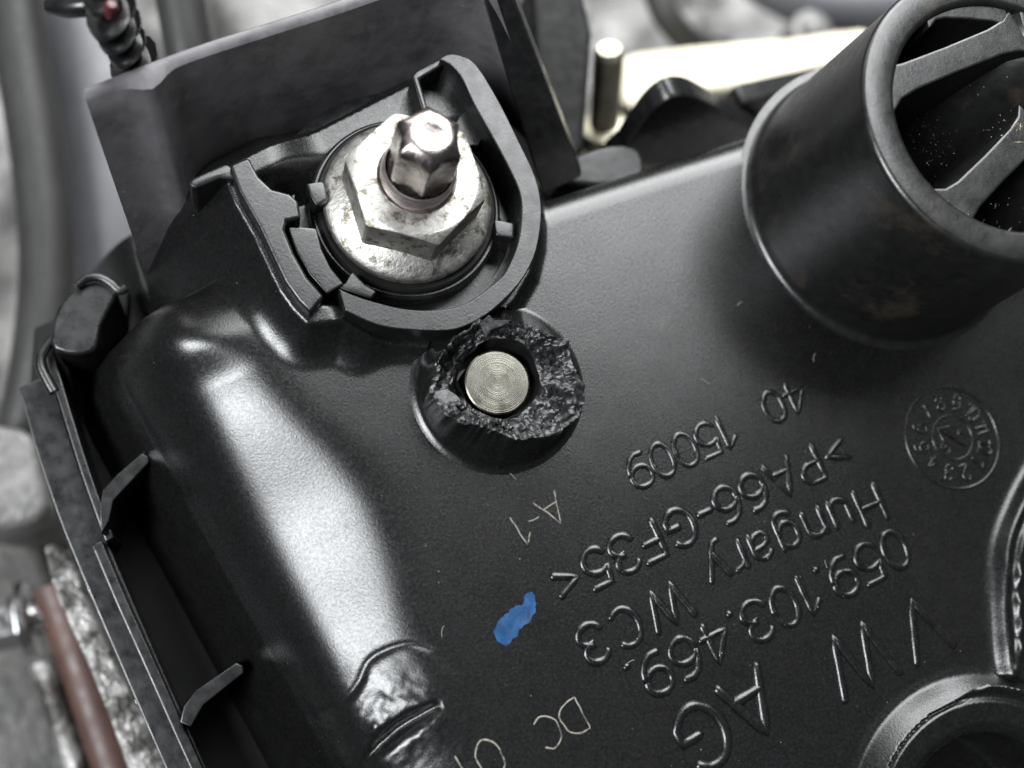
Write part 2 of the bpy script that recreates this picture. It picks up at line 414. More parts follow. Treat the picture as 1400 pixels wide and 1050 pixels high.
def fit_circle(pts):
    p = np.array(pts)[:, :2]; A = np.c_[2 * p, np.ones(len(p))]; s = np.linalg.lstsq(A, (p ** 2).sum(1), rcond=None)[0]
    return s[:2], math.sqrt(s[2] + s[0] ** 2 + s[1] ** 2)
RING_C, RO = fit_circle([P(x, y, 0) for x, y in ((1184, 1035), (1199, 1004), (1226, 970), (1260, 947), (1302, 932), (1348, 924))])
RI = float(np.mean([np.hypot(*(P(x, y, 1.2)[:2] - RING_C)) for x, y in ((1226, 1046), (1253, 1000), (1283, 970), (1321, 951), (1378, 943))]))
RH = float(np.mean([np.hypot(*(P(x, y, 0.5)[:2] - RING_C)) for x, y in ((1302, 1035), (1340, 1004), (1386, 989))]))
build_body()

# ---- the torn boss
def build_boss():
    na = 420; a = np.linspace(0, 2 * math.pi, na, endpoint=False)
    prof = [(7.7, -0.06), (7.4, 0.02), (7.1, 0.14), (6.88, 0.36), (6.74, 0.7), (6.66, 1.2), (6.6, 1.8), (6.58, 2.4), (6.53, 3.0), (6.48, 3.5)]
    outer = len(prof)
    tops = np.linspace(6.4, 3.3, 30); inner = [(3.22, 3.0), (3.2, 2.0), (3.2, 0.5), (3.2, -2), (3.2, -6)]
    V = []; n_t = outer + len(tops) + len(inner)
    # how high the wall is left standing round the tear
    zt = 4.45 + 0.6 * vnoise(np.cos(a) * 1.9, np.sin(a) * 1.9, 2) + 0.35 * vnoise(np.cos(a) * 5, np.sin(a) * 5, 4); zf = 0.3 * vnoise(np.cos(a) * 14, np.sin(a) * 14, 6)
    dip = np.exp(-((np.angle(np.exp(1j * (a - math.radians(165)))) / 0.4) ** 2)); zt = zt - 1.0 * dip
    hi = np.exp(-((np.angle(np.exp(1j * (a - math.radians(65)))) / 0.7) ** 2)); zt = zt + 0.6 * hi
    OUT = [(588, 535), (594, 500), (612, 470), (640, 448), (668, 436), (700, 446), (740, 460), (775, 468), (782, 498), (797, 530), (790, 572), (760, 592), (720, 600), (690, 595), (655, 582), (625, 578), (600, 556)]
    q = np.array([P(x, y, 4.3)[:2] - BOSS for x, y in OUT]); qa = np.arctan2(q[:, 1], q[:, 0]) % (2 * math.pi); o_ = np.argsort(qa)
    RIM = np.interp(a, qa[o_], np.hypot(*q.T)[o_], period=2 * math.pi)
    ro = 1 + 0.0 * vnoise(np.cos(a) * 2.2, np.sin(a) * 2.2, 9) + 0.035 * vnoise(np.cos(a) * 6, np.sin(a) * 6, 12) + 0.02 * vnoise(np.cos(a) * 17, np.sin(a) * 17, 12)
    for j in range(na):
        ca, sa = math.cos(a[j]), math.sin(a[j]); top = zt[j]
        for (r, z) in prof:
            k = min(1.0, max(0.0, (z - 0.7) / 2.5)); zz = z if z < 1.2 else 1.2 + (z - 1.2) / 2.3 * (top - 1.45)
            s_ = min(1.0, max(0.0, (z - 0.3) / 3.2)); rr = r + (RIM[j] * ro[j] - 6.48) * s_ * s_ * (3 - 2 * s_)
            V.append((BOSS[0] + rr * ca, BOSS[1] + rr * sa, zz))
        for i, r in enumerate(tops):
            t = i / (len(tops) - 1); rr = RIM[j] * ro[j] * 0.99 * (1 - t) + 3.32 * t
            cx = BOSS[0] * (1 - t) + HOLE[0] * t; cy = BOSS[1] * (1 - t) + HOLE[1] * t
            x, y = cx + rr * ca, cy + rr * sa
            xw, yw = x + 0.5 * float(vnoise(x * 1.7, y * 1.7, 21)), y + 0.5 * float(vnoise(x * 1.7, y * 1.7, 27))
            fr = 1 - abs(float(vnoise(r * 1.9 + 1.2 * float(vnoise(ca * 2, sa * 2, 41)), ca * 2.6, sa * 2.6))) * 2
            rag = 0.55 * float(fbm(xw * 0.55, yw * 0.55, 3.1, 2)) + 0.38 * fr + 0.12 * float(vnoise(xw * 3.6, yw * 3.6, 2.0)) + 0.04 * float(vnoise(x * 8.3, y * 8.3, 2.0))
            edge = max(0.0, math.sin(math.pi * min(1, t * 0.93 + 0.07))) ** 0.5
            hol = math.exp(-(float(np.angle(np.exp(1j * (a[j] - math.radians(140))))) / 0.75) ** 2)
            z = top + zf[j] * (1 - t) ** 3 - 0.1 - 0.9 * t ** 1.6 + (rag - 0.2) * edge * 0.95 - 1.5 * hol * float(sstep(0.1, 0.4, t))
            jit = 0.22 * float(vnoise(x * 4.3, y * 4.3, 7.0)) * edge
            V.append((x + jit * ca, y + jit * sa, z))
        wob = 0.22 * float(vnoise(ca * 3, sa * 3, 30))
        for (r, z) in inner:
            V.append((HOLE[0] + (r + wob * (1 if z > 1 else 0.3)) * ca, HOLE[1] + (r + wob * (1 if z > 1 else 0.3)) * sa, z))
    V = np.array(V); idx = np.arange(na * n_t).reshape(na, n_t)
    def strip(i0, i1):
        A = idx[:, i0:i1]; B = np.roll(idx, -1, 0)[:, i0:i1]
        return np.stack([A[:, :-1], B[:, :-1], B[:, 1:], A[:, 1:]], -1).reshape(-1, 4)[:, ::-1]
    def part(name, i0, i1, mat, parent, sm):
        q = strip(i0, i1); u = np.unique(q); mp = np.full(na * n_t, -1); mp[u] = np.arange(len(u))
        return mesh(name, V[u], mp[q], mat, parent, sm)
    b = part('boss', 0, outer, 'plastic', cover, 60)
    b['label'] = 'round boss broken open around a steel pin'
    part('torn_edge', outer - 1, outer + len(tops), 'torn', b, 60)
    part('hole_wall', outer + len(tops) - 1, n_t, 'rubber', b, 40)  # plastic wall in dull black, the gap's shade put into its colour
    # splinters left along the tear
    sv, sf = [], []; wv, wf = [], []
    for k in range(46):
        an = rng.random() * 2 * math.pi; j = int(an / (2 * math.pi) * na) % na; r = 3.9 + (RIM[j] - 3.9) * rng.random() ** 0.8; t = (RIM[j] - r) / (RIM[j] - 3.8)
        z = zt[j] - 0.3 - 0.9 * max(t, 0)
        white = abs(np.angle(np.exp(1j * (an - math.radians(205))))) < 0.35
        L = (0.35 + 0.75 * rng.random()) * (0.8 if white else 1); w = 0.08 + 0.17 * rng.random()
        d = rng.normal(size=3); d[2] = abs(d[2]) * 0.7; tang = np.array([-math.sin(an), math.cos(an), 0]); d = d * 0.5 + tang * rng.choice([-1, 1]) * 0.9; d /= np.linalg.norm(d)
        s = np.cross(d, rng.normal(size=3)); s /= np.linalg.norm(s); u = np.cross(d, s)
        p = np.array([BOSS[0] + r * math.cos(an), BOSS[1] + r * math.sin(an), z])
        tv, tf = (wv, wf) if white else (sv, sf); o = len(tv)
        for q in (p - d * L * .5 + s * w, p - d * L * .5 - s * w, p + u * w * 0.8 - d * L * 0.1, p + d * L * .5 + s * w * .3 + u * .12, p + d * L * .45 - s * w * .5): tv.append(q)
        tf += [[o, o + 2, o + 1], [o, o + 3, o + 2], [o + 1, o + 2, o + 4], [o + 2, o + 3, o + 4], [o, o + 1, o + 4, o + 3]]
    tag(mesh('splinters', sv, sf, 'torn', b, 0), kind='stuff')
    tag(mesh('pale_splinters', wv, wf, 'shard', b, 0), kind='stuff')
    # the two big curled flaps
    for (pts, zz, th, mt) in (([(655, 442), (668, 430), (676, 437), (700, 437), (690, 444), (672, 450), (664, 462)], 5.3, 0.5, 'torn'),
                              ([(587, 536), (612, 532), (624, 540), (634, 552), (622, 562), (604, 556)], 3.6, 0.7, 'shard'),
                              ([(618, 566), (640, 560), (652, 570), (630, 580)], 3.7, 0.6, 'shard')):
        top = [P(x, y, zz + 0.25 * rng.normal()) for x, y in pts]
        extrude('flap', top, (0.1, -0.1, -th), mt, b, 0.06, 1, 25)
build_boss()

# ---- bolt pocket: U-shaped wall, seat and the little blocks inside it
arm = prism('pocket_wall', LEFT_ARM, 4.2, -14, 'plastic_plain', cover, 0.3, 0, 3)
arc = prism('pocket_wall', list(spline(ARC_OUT, 3)) + list(spline(ARC_IN, 3)), 4.2, -5, 'plastic_plain', cover, 0.32, 0, 3)
prism('pocket_block', [(392, 308), (433, 312), (440, 340), (452, 365), (471, 388), (447, 402), (423, 375), (405, 344)], 3.3, -2, 'plastic_plain', cover, 0.2)
prism('pocket_block', [(418, 250), (442, 247), (450, 272), (432, 282), (424, 268)], 3.5, -2, 'plastic_plain', cover, 0.25)
prism('pocket_block', [(462, 393), (472, 386), (482, 370), (500, 388), (516, 398), (508, 409), (486, 402)], 3.0, -2, 'plastic_plain', cover, 0.22)
prism('pocket_block', [(676, 300), (704, 304), (703, 326), (678, 322)], 2.6, -2, 'plastic_plain', cover, 0.2)
prism('pocket_block', [(618, 176), (640, 140), (663, 180), (655, 200), (640, 200)], 1.6, -4, 'plastic_plain', cover, 0.2)
prism('pocket_block', [(661, 247), (676, 252), (697, 300), (690, 312), (676, 290)], 0.9, -4, 'plastic_plain', cover, 0.2)
prism('pocket_wall', [(562, 103), (570, 95), (602, 78), (612, 84), (604, 90), (574, 108), (586, 150), (577, 152)], 3.6, -10, 'plastic_plain', cover, 0.25)
prism('pocket_wall', [(256, 250), (264, 242), (310, 222), (320, 232), (322, 246), (300, 244), (266, 258)], 3.6, -17, 'plastic_plain', cover, 0.3)
lathe('seat_ring', [(11.5, -0.6), (10.4, -0.2), (9.4, -0.2), (9.3, -1.0), (8.2, -1.0), (8.15, 0.9), (7.9, 1.15), (6.0, 1.15), (6.0, -3)], NUT, 'plastic_plain', cover, 96)
lathe('bushing', [(7.75, -1.0), (7.7, 1.5), (7.5, 1.7), (3.6, 1.7), (3.6, -2)], NUT, 'rubber', cover, 96)

# ---- ribbed tower
def build_tower():
    H = TOWER_H; c = TOWER
    prof = [(14.7, -0.08), (14.4, 0.01)] + fillet(14.4, 0.01, 13.6, 0.85, 14.4, 0.83, 9)[1:] + [(13.4, 4), (13.05, 10), (12.75, 15), (12.62, H - 0.5)] + \
           fillet(12.62, H - 0.5, 12.15, H, 12.12, H - 0.5, 5)[1:] + [(10.3, H)] + fillet(10.3, H, 9.8, H - 0.55, 10.3, H - 0.55, 5)[1:] + \
           [(9.7, 12), (9.6, 4), (9.4, 2.5), (0.01, 2.4)]
    t = lathe('tower', prof, c, 'plastic_tower', cover, 160, 40)
    t['label'] = 'round ribbed tower dusted with pale dirt'
    hc = P(1462, 22, H)[:2]
    hub = [(9.6, 2.5), (9.0, 7), (8.0, 11), (7.0, H - 4.5), (6.0, H - 2.2), (5.0, H - 0.9), (4.75, H - 0.6), (4.45, H - 0.25), (4.1, H - 0.2), (3.7, H - 0.3), (3.5, H - 0.8), (3.4, 6), (0.01, 5.8)]
    lathe('hub', hub, hc, 'plastic_tower', t, 72, 40)
    def rib(p0, p1, z1, w, drop=0.0):
        a = P(*p0, H - 0.15)[:2]; d = P(*p1, H - 0.15)[:2] - a; L = np.hypot(*d); d /= L; s = np.array([-d[1], d[0]])
        pts = []
        for t_, ww in ((-0.03, 1.9), (0.02, 1.7), (0.09, 1.2), (0.2, 1.0), (0.5, 0.95), (0.8, 1.0), (0.92, 1.2), (1.0, 1.7)): pts.append((t_, ww))
        out = [a + d * L * t_ + s * w * ww for t_, ww in pts] + [a + d * L * t_ - s * w * ww for t_, ww in pts[::-1]]
        extrude('rib', [(x, y, H - 0.15 - drop) for x, y in out], (0, 0, z1 - H), 'plastic_tower', t, 0.25)
    rib((1206, 118), (1400, 40), 6, 1.25, 0.25)
    rib((1306, 286), (1425, 165), 6, 1.35, 0.45)
    rib((1270, 2), (1380, 10), 6, 1.2, 0.3)
    for k in range(3):      # ribs on the side turned away
        an = math.radians(-95 + 55 * k)
        e = np.array([math.cos(an), math.sin(an)]); a = c + 10.9 * e; b = hc + 4.6 * (a - hc) / np.hypot(*(a - hc))
        d = (b - a) / np.hypot(*(b - a)); s = np.array([-d[1], d[0]]) * 0.65
        extrude('rib', [(*(a - d * 0.5 + s), H - 0.3), (*(b + d * 0.4 + s), H - 0.3), (*(b + d * 0.4 - s), H - 0.3), (*(a - d * 0.5 - s), H - 0.3)], (0, 0, -14), 'plastic_tower', t, 0.25)
    # lint and grit caught inside the pockets
    lv, lf = [], []
    for k in range(260):
        if k < 150: q = P(1275 + 45 * rng.normal() * 0.6, 195 + 40 * rng.normal() * 0.7, 8 + 3 * rng.random())
        elif k < 200: q = P(1390 + 22 * rng.normal(), 178 + 12 * rng.normal(), H - 0.2)
        else: q = P(1322 + 34 * rng.normal(), 300 + 20 * rng.normal(), H - 0.05)
        if np.hypot(*(q[:2] - c)) > 12.2: continue
        o = len(lv); s = 0.018 + 0.05 * rng.random() ** 2 + (0.05 * rng.random() if 150 <= k < 200 else 0); d = rng.normal(size=3); d[2] *= 0.4; d *= s * (1 + 5 * (rng.random() < 0.06)) / np.linalg.norm(d)
        e = rng.normal(size=3); e *= s / np.linalg.norm(e); f = np.array([0, 0, s])
        for w in (q - d, q + d, q + e, q + f): lv.append(w)
        lf += [[o, o + 1, o + 2], [o, o + 3, o + 1], [o + 1, o + 3, o + 2], [o, o + 2, o + 3]]
    tag(mesh('lint', lv, lf, 'lint', t, 0), kind='stuff')
build_tower()

# ---- back wall of the cover, leaning away behind the pocket
def build_back_wall():
    bot = [(200, 378, -11), (254, 338, -10), (318, 262, -9), (400, 205, -8), (490, 174, -8), (560, 156, -8), (612, 148, -8), (660, 152, -8), (712, 186, -8), (760, 246, -8)]
    top = [(118, 140, 9), (203, 106, 9), (286, 76, 9), (370, 49, 9), (460, 20, 9), (530, -4, 9), (578, -20, 9), (612, -28, 9), (645, -26, 8.6), (676, -10, 8)]
    B = np.array([P(*p) for p in bot]); T = np.array([P(*p) for p in top])
    B = spline(B, 7); T = spline(T, 7); n = len(B)
    V = []; Fc = []; lv = 12
    thick = np.array([0.25, 1.0, 0]) * 1.1
    for i in range(n):
        for k in range(lv + 1):
            f = k / lv; q = B[i] + (T[i] - B[i]) * f
            web = 1.5 * math.exp(-((i - 8.5 + 1.5 * f) / 1.9) ** 2) * (1 - 0.35 * f)
            q = q + np.array([0, -1.0, 0]) * (web + 0.35 * float(fbm(q[0] * 0.12, q[2] * 0.15, 6.0, 3)) * (1 - f) + 0.5 * math.sin(f * math.pi) * 0.6)
            V.append(q)
        V.append(T[i] + np.array([0, 0.35, 0.22])); V.append(T[i] + thick * 0.85 + np.array([0, 0, 0.2])); V.append(T[i] + thick)
        V.append(B[i] + thick)
    w = lv + 5
    for i in range(n - 1):
        for k in range(w - 1): Fc.append([i * w + k, (i + 1) * w + k, (i + 1) * w + k + 1, i * w + k + 1])
    Fc.append([k for k in range(w)]); Fc.append([(n - 1) * w + k for k in range(w)][::-1])
    o = mesh('back_wall', V, Fc, 'plastic_back', cover, 40)
    extrude('side_fin', [P(648, -40, 9), P(692, -30, 9), P(797, 242, -6), P(742, 268, -6)], (0.6, 2.2, -0.3), 'plastic_plain', cover, 0.3)
    return o
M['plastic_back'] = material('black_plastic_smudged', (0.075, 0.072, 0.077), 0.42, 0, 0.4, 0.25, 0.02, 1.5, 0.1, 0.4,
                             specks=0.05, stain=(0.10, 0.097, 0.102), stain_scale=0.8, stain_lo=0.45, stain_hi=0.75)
build_back_wall()
# ---- rim of the cover on the near left: rail, end cap, tabs
rail = [(64, 470), (72, 500), (96, 580), (120, 655), (150, 738)]
rail2 = [(132, 742), (165, 820), (210, 920), (250, 1010), (300, 1120), (420, 1390)]
def rail_part(pts, w, z, name='rim_rail', h=8):
    c = spline([P(x, y, z) for x, y in pts], 5); s = np.array([1, 0.12, 0]) * w
    out = [p - s * 0.5 for p in c] + [p + s * 0.5 for p in c[::-1]]
    return extrude(name, out, (0, 0, -h), {'rim_channel': 'rubber'}.get(name, 'plastic_plain'), cover, 0.18)  # channel in dull black, the deep groove's shade put into its colour
rail_part(rail, 0.75, -14.0); rail_part(rail2, 0.9, -14.4)
rail_part([(48, 520), (70, 600), (100, 690), (130, 765), (175, 870), (245, 1030), (284, 1116), (404, 1388)], 3.0, -16.5, 'rim_flange', 4)
rail_part([(112, 420), (108, 500), (118, 580), (150, 690), (195, 790), (262, 920), (330, 1060), (362, 1124), (500, 1390)], 9.5, -21.5, 'rim_channel', 3)
prism('end_cap', [(74, 478), (72, 436), (92, 402), (128, 382), (160, 396), (152, 418), (138, 446), (126, 482)], -11.5, -22, 'plastic_plain', cover, 0.4, 3, 3)
tube('rim_lip', spline([P(x, y, -11.0) for x, y in ((104, 392), (118, 381), (136, 380), (152, 388), (163, 398), (172, 393))], 4), 0.42, 'plastic_plain', cover, 10)
tube('rim_lip', spline([P(x, y, -12.6) for x, y in ((72, 462), (58, 482), (56, 500), (66, 522), (74, 536))], 4), 0.5, 'plastic_plain', cover, 10)
prism('tab', [(136, 694), (140, 670), (159, 649), (194, 619), (203, 623), (204, 632), (155, 684), (149, 712), (138, 730)], -11.2, -22, 'plastic_plain', cover, 0.15)
prism('tab', [(246, 988), (251, 966), (267, 944), (323, 906), (332, 910), (333, 920), (278, 964), (261, 994)], -11.8, -22, 'plastic_plain', cover, 0.15)

# ---- far side of the cover: arched tab, block and a rounded shoulder
plate('arched_tab', [(850, 225), (856, 203), (876, 174), (898, 148), (920, 134), (942, 132), (964, 140), (1002, 162), (1052, 190), (1052, 225)], 21.5, 2.2, 'plastic_plain', cover, 0.5, 3)
plate('far_block', [(996, 200), (1002, 158), (1016, 142), (1080, 127), (1150, 112), (1210, 104), (1210, 200)], 24.5, 2.5, 'plastic_plain', cover, 0.5)
prism('far_shoulder', [(770, 250), (778, 222), (800, 208), (836, 198), (866, 200), (880, 216), (870, 250)], -8, -20, 'plastic_dull', cover, 1.2, 2, 3)

# ------------------------------------------------------------------ lettering
def _arc(cx, cy, rx, ry, a0, a1, n=14):
    t = np.radians(np.linspace(a0, a1, n)); return [(cx + rx * math.cos(x), cy + ry * math.sin(x)) for x in t]
GL = {
 '0': (0.60, [_arc(.30, .5, .27, .5, 0, 360, 26)]),
 '1': (0.42, [[(.05, .74), (.30, 1.0), (.30, 0)]]),
 '3': (0.58, [_arc(.28, .74, .24, .26, 160, -88, 14) + _arc(.28, .26, .27, .27, 88, -165, 16)]),
 '4': (0.62, [[(.44, 0), (.44, 1.0), (.03, .30), (.60, .30)]]),
 '5': (0.58, [[(.52, 1.0), (.10, 1.0), (.06, .54)] + _arc(.27, .33, .27, .33, 128, -150, 18)]),
 '6': (0.60, [[(.50, .97), (.33, .98), (.18, .88), (.07, .66), (.04, .40)] + _arc(.31, .31, .27, .31, 165, -195, 24)]),
 '9': (0.60, [[(.10, .03), (.27, .02), (.42, .12), (.53, .34), (.56, .60)] + _arc(.29, .69, .27, .31, -15, -375, 24)]),
 '2': (0.58, [_arc(.28, .72, .25, .28, 165, -35, 14) + [(.05, 0), (.55, 0)]]),
 '7': (0.55, [[(.04, 1), (.52, 1), (.2, 0)]]),
 '8': (0.58, [_arc(.29, .74, .22, .25, 0, 360, 20), _arc(.29, .25, .26, .25, 0, 360, 20)]),
 '>': (0.62, [[(.06, .78), (.56, .5), (.06, .22)]]),
 '<': (0.62, [[(.56, .78), (.06, .5), (.56, .22)]]),
 '-': (0.40, [[(.05, .42), (.35, .42)]]),
 '.': (0.24, [[(.10, .03), (.14, .03)]]),
 'P': (0.62, [[(.07, 0), (.07, 1.0), (.32, 1.0)] + _arc(.34, .73, .24, .27, 90, -90, 10) + [(.07, .46)]]),
 'A': (0.68, [[(.02, 0), (.34, 1.0), (.66, 0)], [(.13, .33), (.55, .33)]]),
 'G': (0.72, [_arc(.37, .5, .33, .5, 48, 318, 22) + [(.66, .22), (.66, .46), (.40, .46)]]),
 'F': (0.56, [[(.07, 0), (.07, 1.0), (.54, 1.0)], [(.07, .53), (.46, .53)]]),
 'H': (0.68, [[(.07, 0), (.07, 1.0)], [(.61, 0), (.61, 1.0)], [(.07, .52), (.61, .52)]]),
 'u': (0.55, [[(.06, .70), (.06, .24)] + _arc(.27, .22, .21, .22, 180, 300, 8) + [(.48, .16)], [(.48, .70), (.48, 0)]]),
 'n': (0.55, [[(.06, .70), (.06, 0)], [(.06, .52)] + _arc(.27, .48, .21, .22, 150, 0, 8) + [(.48, 0)]]),
 'g': (0.58, [_arc(.27, .36, .23, .34, 0, 360, 20), [(.50, .70), (.50, -.05)] + _arc(.28, -.06, .22, .20, 0, -150, 8)]),
 'a': (0.56, [_arc(.27, .47, .20, .23, 155, 0, 8) + [(.47, 0)], [(.47, .42), (.22, .38), (.07, .26), (.07, .12), (.18, 0), (.34, .04), (.47, .18)]]),
 'r': (0.36, [[(.06, .70), (.06, 0)], [(.06, .48), (.16, .64), (.32, .70)]]),
 'y': (0.54, [[(.03, .70), (.26, .02)], [(.50, .70), (.22, -.12), (.14, -.24), (.04, -.26)]]),
 'W': (0.96, [[(.02, 1.0), (.24, 0), (.48, 1.0), (.72, 0), (.94, 1.0)]]),
 'C': (0.68, [_arc(.36, .5, .32, .5, 50, 310, 24)]),
 'V': (0.68, [[(.02, 1.0), (.34, 0), (.66, 1.0)]]),
 'D': (0.66, [[(.07, 0), (.07, 1.0), (.26, 1.0)] + _arc(.26, .5, .36, .5, 80, -80, 14) + [(.26, 0), (.07, 0)]]),
 ' ': (0.45, []),
}
def dense(pts, d):
    p = np.array(pts, float); out = [p[0]]
    for a, b in zip(p[:-1], p[1:]):
        k = max(1, int(np.hypot(*(b - a)) / d))
        for i in range(1, k + 1): out.append(a + (b - a) * i / k)
    return np.array(out)
def glyph_mesh(ch, O, ex, ey, h, rad, mat, parent, wob=0.0, z=-0.04, name='letter', flat=0.65):
    V, Fc = [], []
    for st in GL[ch][1]:
        s = dense(st, 0.12)
        w = np.array([O + ex * (x * h) + ey * (y * h) for x, y in s])
        if wob: w = w + wob * np.c_[vnoise(w[:, 0] * 1.5, w[:, 1] * 1.5, 3), vnoise(w[:, 0] * 1.5, w[:, 1] * 1.5, 8)]
        if len(w) < 2: continue
        r = np.full(len(w), rad) * (1 + 0.18 * vnoise(w[:, 0] * 2, w[:, 1] * 2, 5))
        p3 = np.c_[w, np.full(len(w), z)]
        # rounded ends
        t0 = p3[0] - p3[1]; t0 /= np.linalg.norm(t0); t1 = p3[-1] - p3[-2]; t1 /= np.linalg.norm(t1)
        closed = np.linalg.norm(p3[0] - p3[-1]) < 1e-6
        if not closed:
            p3 = np.vstack([p3[0] + t0 * rad * 0.8, p3[0] + t0 * rad * 0.4, p3, p3[-1] + t1 * rad * 0.4, p3[-1] + t1 * rad * 0.8])
            r = np.concatenate([[r[0] * 0.45, r[0] * 0.85], r, [r[-1] * 0.85, r[-1] * 0.45]])
        v, f = tube_geo(p3, r, 10, flat)
        o = len(V); V += list(v); Fc += [[i + o for i in q] for q in f]
    if not V: return None
    return mesh(name, V, Fc, mat, parent, 60)
def text_line(s, c0, c1, h, rad, mat='plastic', name='raised_lettering', label=None, wob=0.0, flat=0.65, spread=None, z=-0.04):
    """c0, c1: photo positions of the middle of the first and last character"""
    a, b = P(*c0)[:2], P(*c1)[:2]
    adv = [GL[c][0] for c in s]; cen = np.cumsum(adv) - np.array(adv) / 2
    d = b - a; L = np.hypot(*d); d /= L
    ey = np.array([-d[1], d[0]]);   # text up, left of the reading direction
    k = L / ((cen[-1] - cen[0]) * h) if len(s) > 1 else 1.0
    par = bpy.data.objects.new(name, None); COL.objects.link(par); par.parent = cover
    par.empty_display_size = 0.002
    WORLD[par.name] = np.array([a[0], a[1], 0.0]); par.location = Vector(WORLD[par.name] - WORLD[cover.name]) * MM
    if label: par['label'] = label
    for c, w, x in zip(s, adv, cen):
        if c == ' ': continue
        kk = min(k, 1.25) if k > 1 else k
        O = a + d * ((x - cen[0]) * h * k - w * h * kk / 2) - ey * h / 2
        glyph_mesh(c, O, d * kk, ey, h, rad, mat, par, wob, z, flat=flat)
text_line('40', (1088, 543), (1058, 556), 2.75, 0.29)
text_line('15009', (993, 590), (874, 643), 2.9, 0.29)
text_line('>PA66-GF35<', (1143, 619), (776, 795), 3.1, 0.35)
text_line('Hungary', (1190, 690), (982, 780), 3.2, 0.34)
text_line('WC3', (914, 828), (811, 880), 3.1, 0.35)
text_line('059.103.469.', (1224, 751), (868, 936), 3.3, 0.35)
text_line('VW', (1262, 857), (1176, 900), 5.0, 0.4)
text_line('AG', (1028, 964), (961, 1006), 5.0, 0.46)
text_line('A-1', (755, 698), (713, 724), 2.5, 0.07, 'scratch', 'scratched_lettering', 'thin pale scratched writing', 0.1, 0.5, z=0.03)
text_line('DC', (783, 981), (749, 1000), 2.7, 0.075, 'scratch', 'scratched_lettering', 'thin pale scratched writing', 0.1, 0.5, z=0.03)
text_line('01', (670, 1037), (640, 1055), 3.0, 0.075, 'scratch', 'scratched_lettering', 'thin pale scratched writing', 0.1, 0.5, z=0.03)

# ---- date stamp
def build_stamp():
    c = P(1302, 598)[:2]; R = 4.75
    par = bpy.data.objects.new('date_stamp', None); COL.objects.link(par); par.parent = cover
    WORLD[par.name] = np.array([c[0], c[1], 0.0]); par.location = Vector(WORLD[par.name] - WORLD[cover.name]) * MM
    def ring(r, a0, a1, rad, name='ring'):
        p = [(c[0] + r * math.cos(t), c[1] + r * math.sin(t), -0.02) for t in np.radians(np.linspace(a0, a1, 60))]
        tube(name, p, rad, 'plastic', par, 8, 0.8)
    ring(R, 0, 360, 0.17); ring(2.05, 0, 360, 0.1)
    base = math.radians(-95)
    for k in range(12):
        an = base - k * math.pi / 6 + math.pi / 6
        er = np.array([math.cos(an), math.sin(an)]); et = np.array([er[1], -er[0]])
        num = str(k + 1); w = sum(GL[q][0] for q in num) * 1.35; x = -w / 2
        for q in num:
            glyph_mesh(q, c + er * 2.65 + et * x, et, er, 1.4, 0.15, 'plastic', par, 0.04, 0.02, 'numeral', 0.9); x += GL[q][0] * 1.35
    d = np.array([math.cos(math.radians(130)), math.sin(math.radians(130))]); s = np.array([-d[1], d[0]])
    q = lambda u, v: (*(c + d * u + s * v), 0.02)
    tube('arrow', [q(-1.6, 0), q(1.6, 0)], 0.2, 'plastic', par, 8, 0.8)
    tube('arrow', [q(0.7, 0.75), q(1.65, 0), q(0.7, -0.75)], 0.15, 'plastic', par, 8, 0.8)
    for ch, off in (('1', (-1.15, -1.0)), ('5', (-0.2, 1.1))):
        glyph_mesh(ch, c + d * off[0] + s * off[1] - np.array([0.3, 0.3]), s * -1, d, 0.9, 0.1, 'plastic', par, 0.03, 0.0, 'numeral')
build_stamp()

# ---- blue paint dab
def build_dab():
    px = spline([(676, 868), (682, 850), (694, 836), (708, 829), (716, 826), (719, 814), (726, 809), (732, 816), (731, 832), (726, 848), (714, 860), (704, 870), (694, 882), (684, 880)], 9, True)
    px = [(x + 2.2 * float(vnoise(x * 0.16, y * 0.16, 3)) + 0.8 * float(vnoise(x * 0.5, y * 0.5, 4)), y + 2.2 * float(vnoise(x * 0.16, y * 0.16, 9)) + 0.8 * float(vnoise(x * 0.5, y * 0.5, 5))) for x, y in px]
    return extrude('paint_dab', [P(x, y, 0.05) for x, y in px], (0, 0, -0.1), 'blue', cover, 0.0)
o = build_dab(); o['label'] = 'small dab of blue paint'

# ---- dust flecks and a few fibres lying on the flat of the cover
def build_dust():
    V, Fc = [], []
    for k in range(230):
        x, y = rng.uniform(-13, 34), rng.uniform(-40, 11.5)
        if np.hypot(x - BOSS[0], y - BOSS[1]) < 8 or np.hypot(x - TOWER[0], y - TOWER[1]) < 15 or np.hypot(x - RING_C[0], y - RING_C[1]) < RO + 1.5: continue
        q = np.array([x, y, 0.02]); o = len(V); z = 0.02 + 0.055 * rng.random() ** 3
        d = rng.normal(size=3); d[2] = 0; d *= z / np.linalg.norm(d); e = np.array([-d[1], d[0], 0]) * rng.uniform(0.4, 1)
        for w in (q - d, q + d, q + e, q + np.array([0, 0, z * 0.7])): V.append(w)
        Fc += [[o, o + 1, o + 2], [o, o + 3, o + 1], [o + 1, o + 3, o + 2], [o, o + 2, o + 3]]
    for (px, py), L, a in (((604, 862), 0.9, 1.0), ((962, 520), 1.0, -0.9), ((1010, 415), 0.6, 0.3), ((1112, 488), 0.8, 0.9), ((700, 650), 0.7, 2.0), ((860, 905), 0.8, 0.2), ((1128, 770), 0.7, 1.4)):
        c = P(px, py); t = np.linspace(-0.5, 0.5, 9)
        path = np.c_[c[0] + L * t * math.cos(a) + 0.3 * L * t * t, c[1] + L * t * math.sin(a) - 0.5 * L * t * t, 0.05 + 0 * t]
        v, f = tube_geo(path, 0.028, 5); o = len(V); V += list(v); Fc += [[i + o for i in q] for q in f]
    tag(mesh('dust', V, Fc, 'dust', cover, 0), kind='stuff')
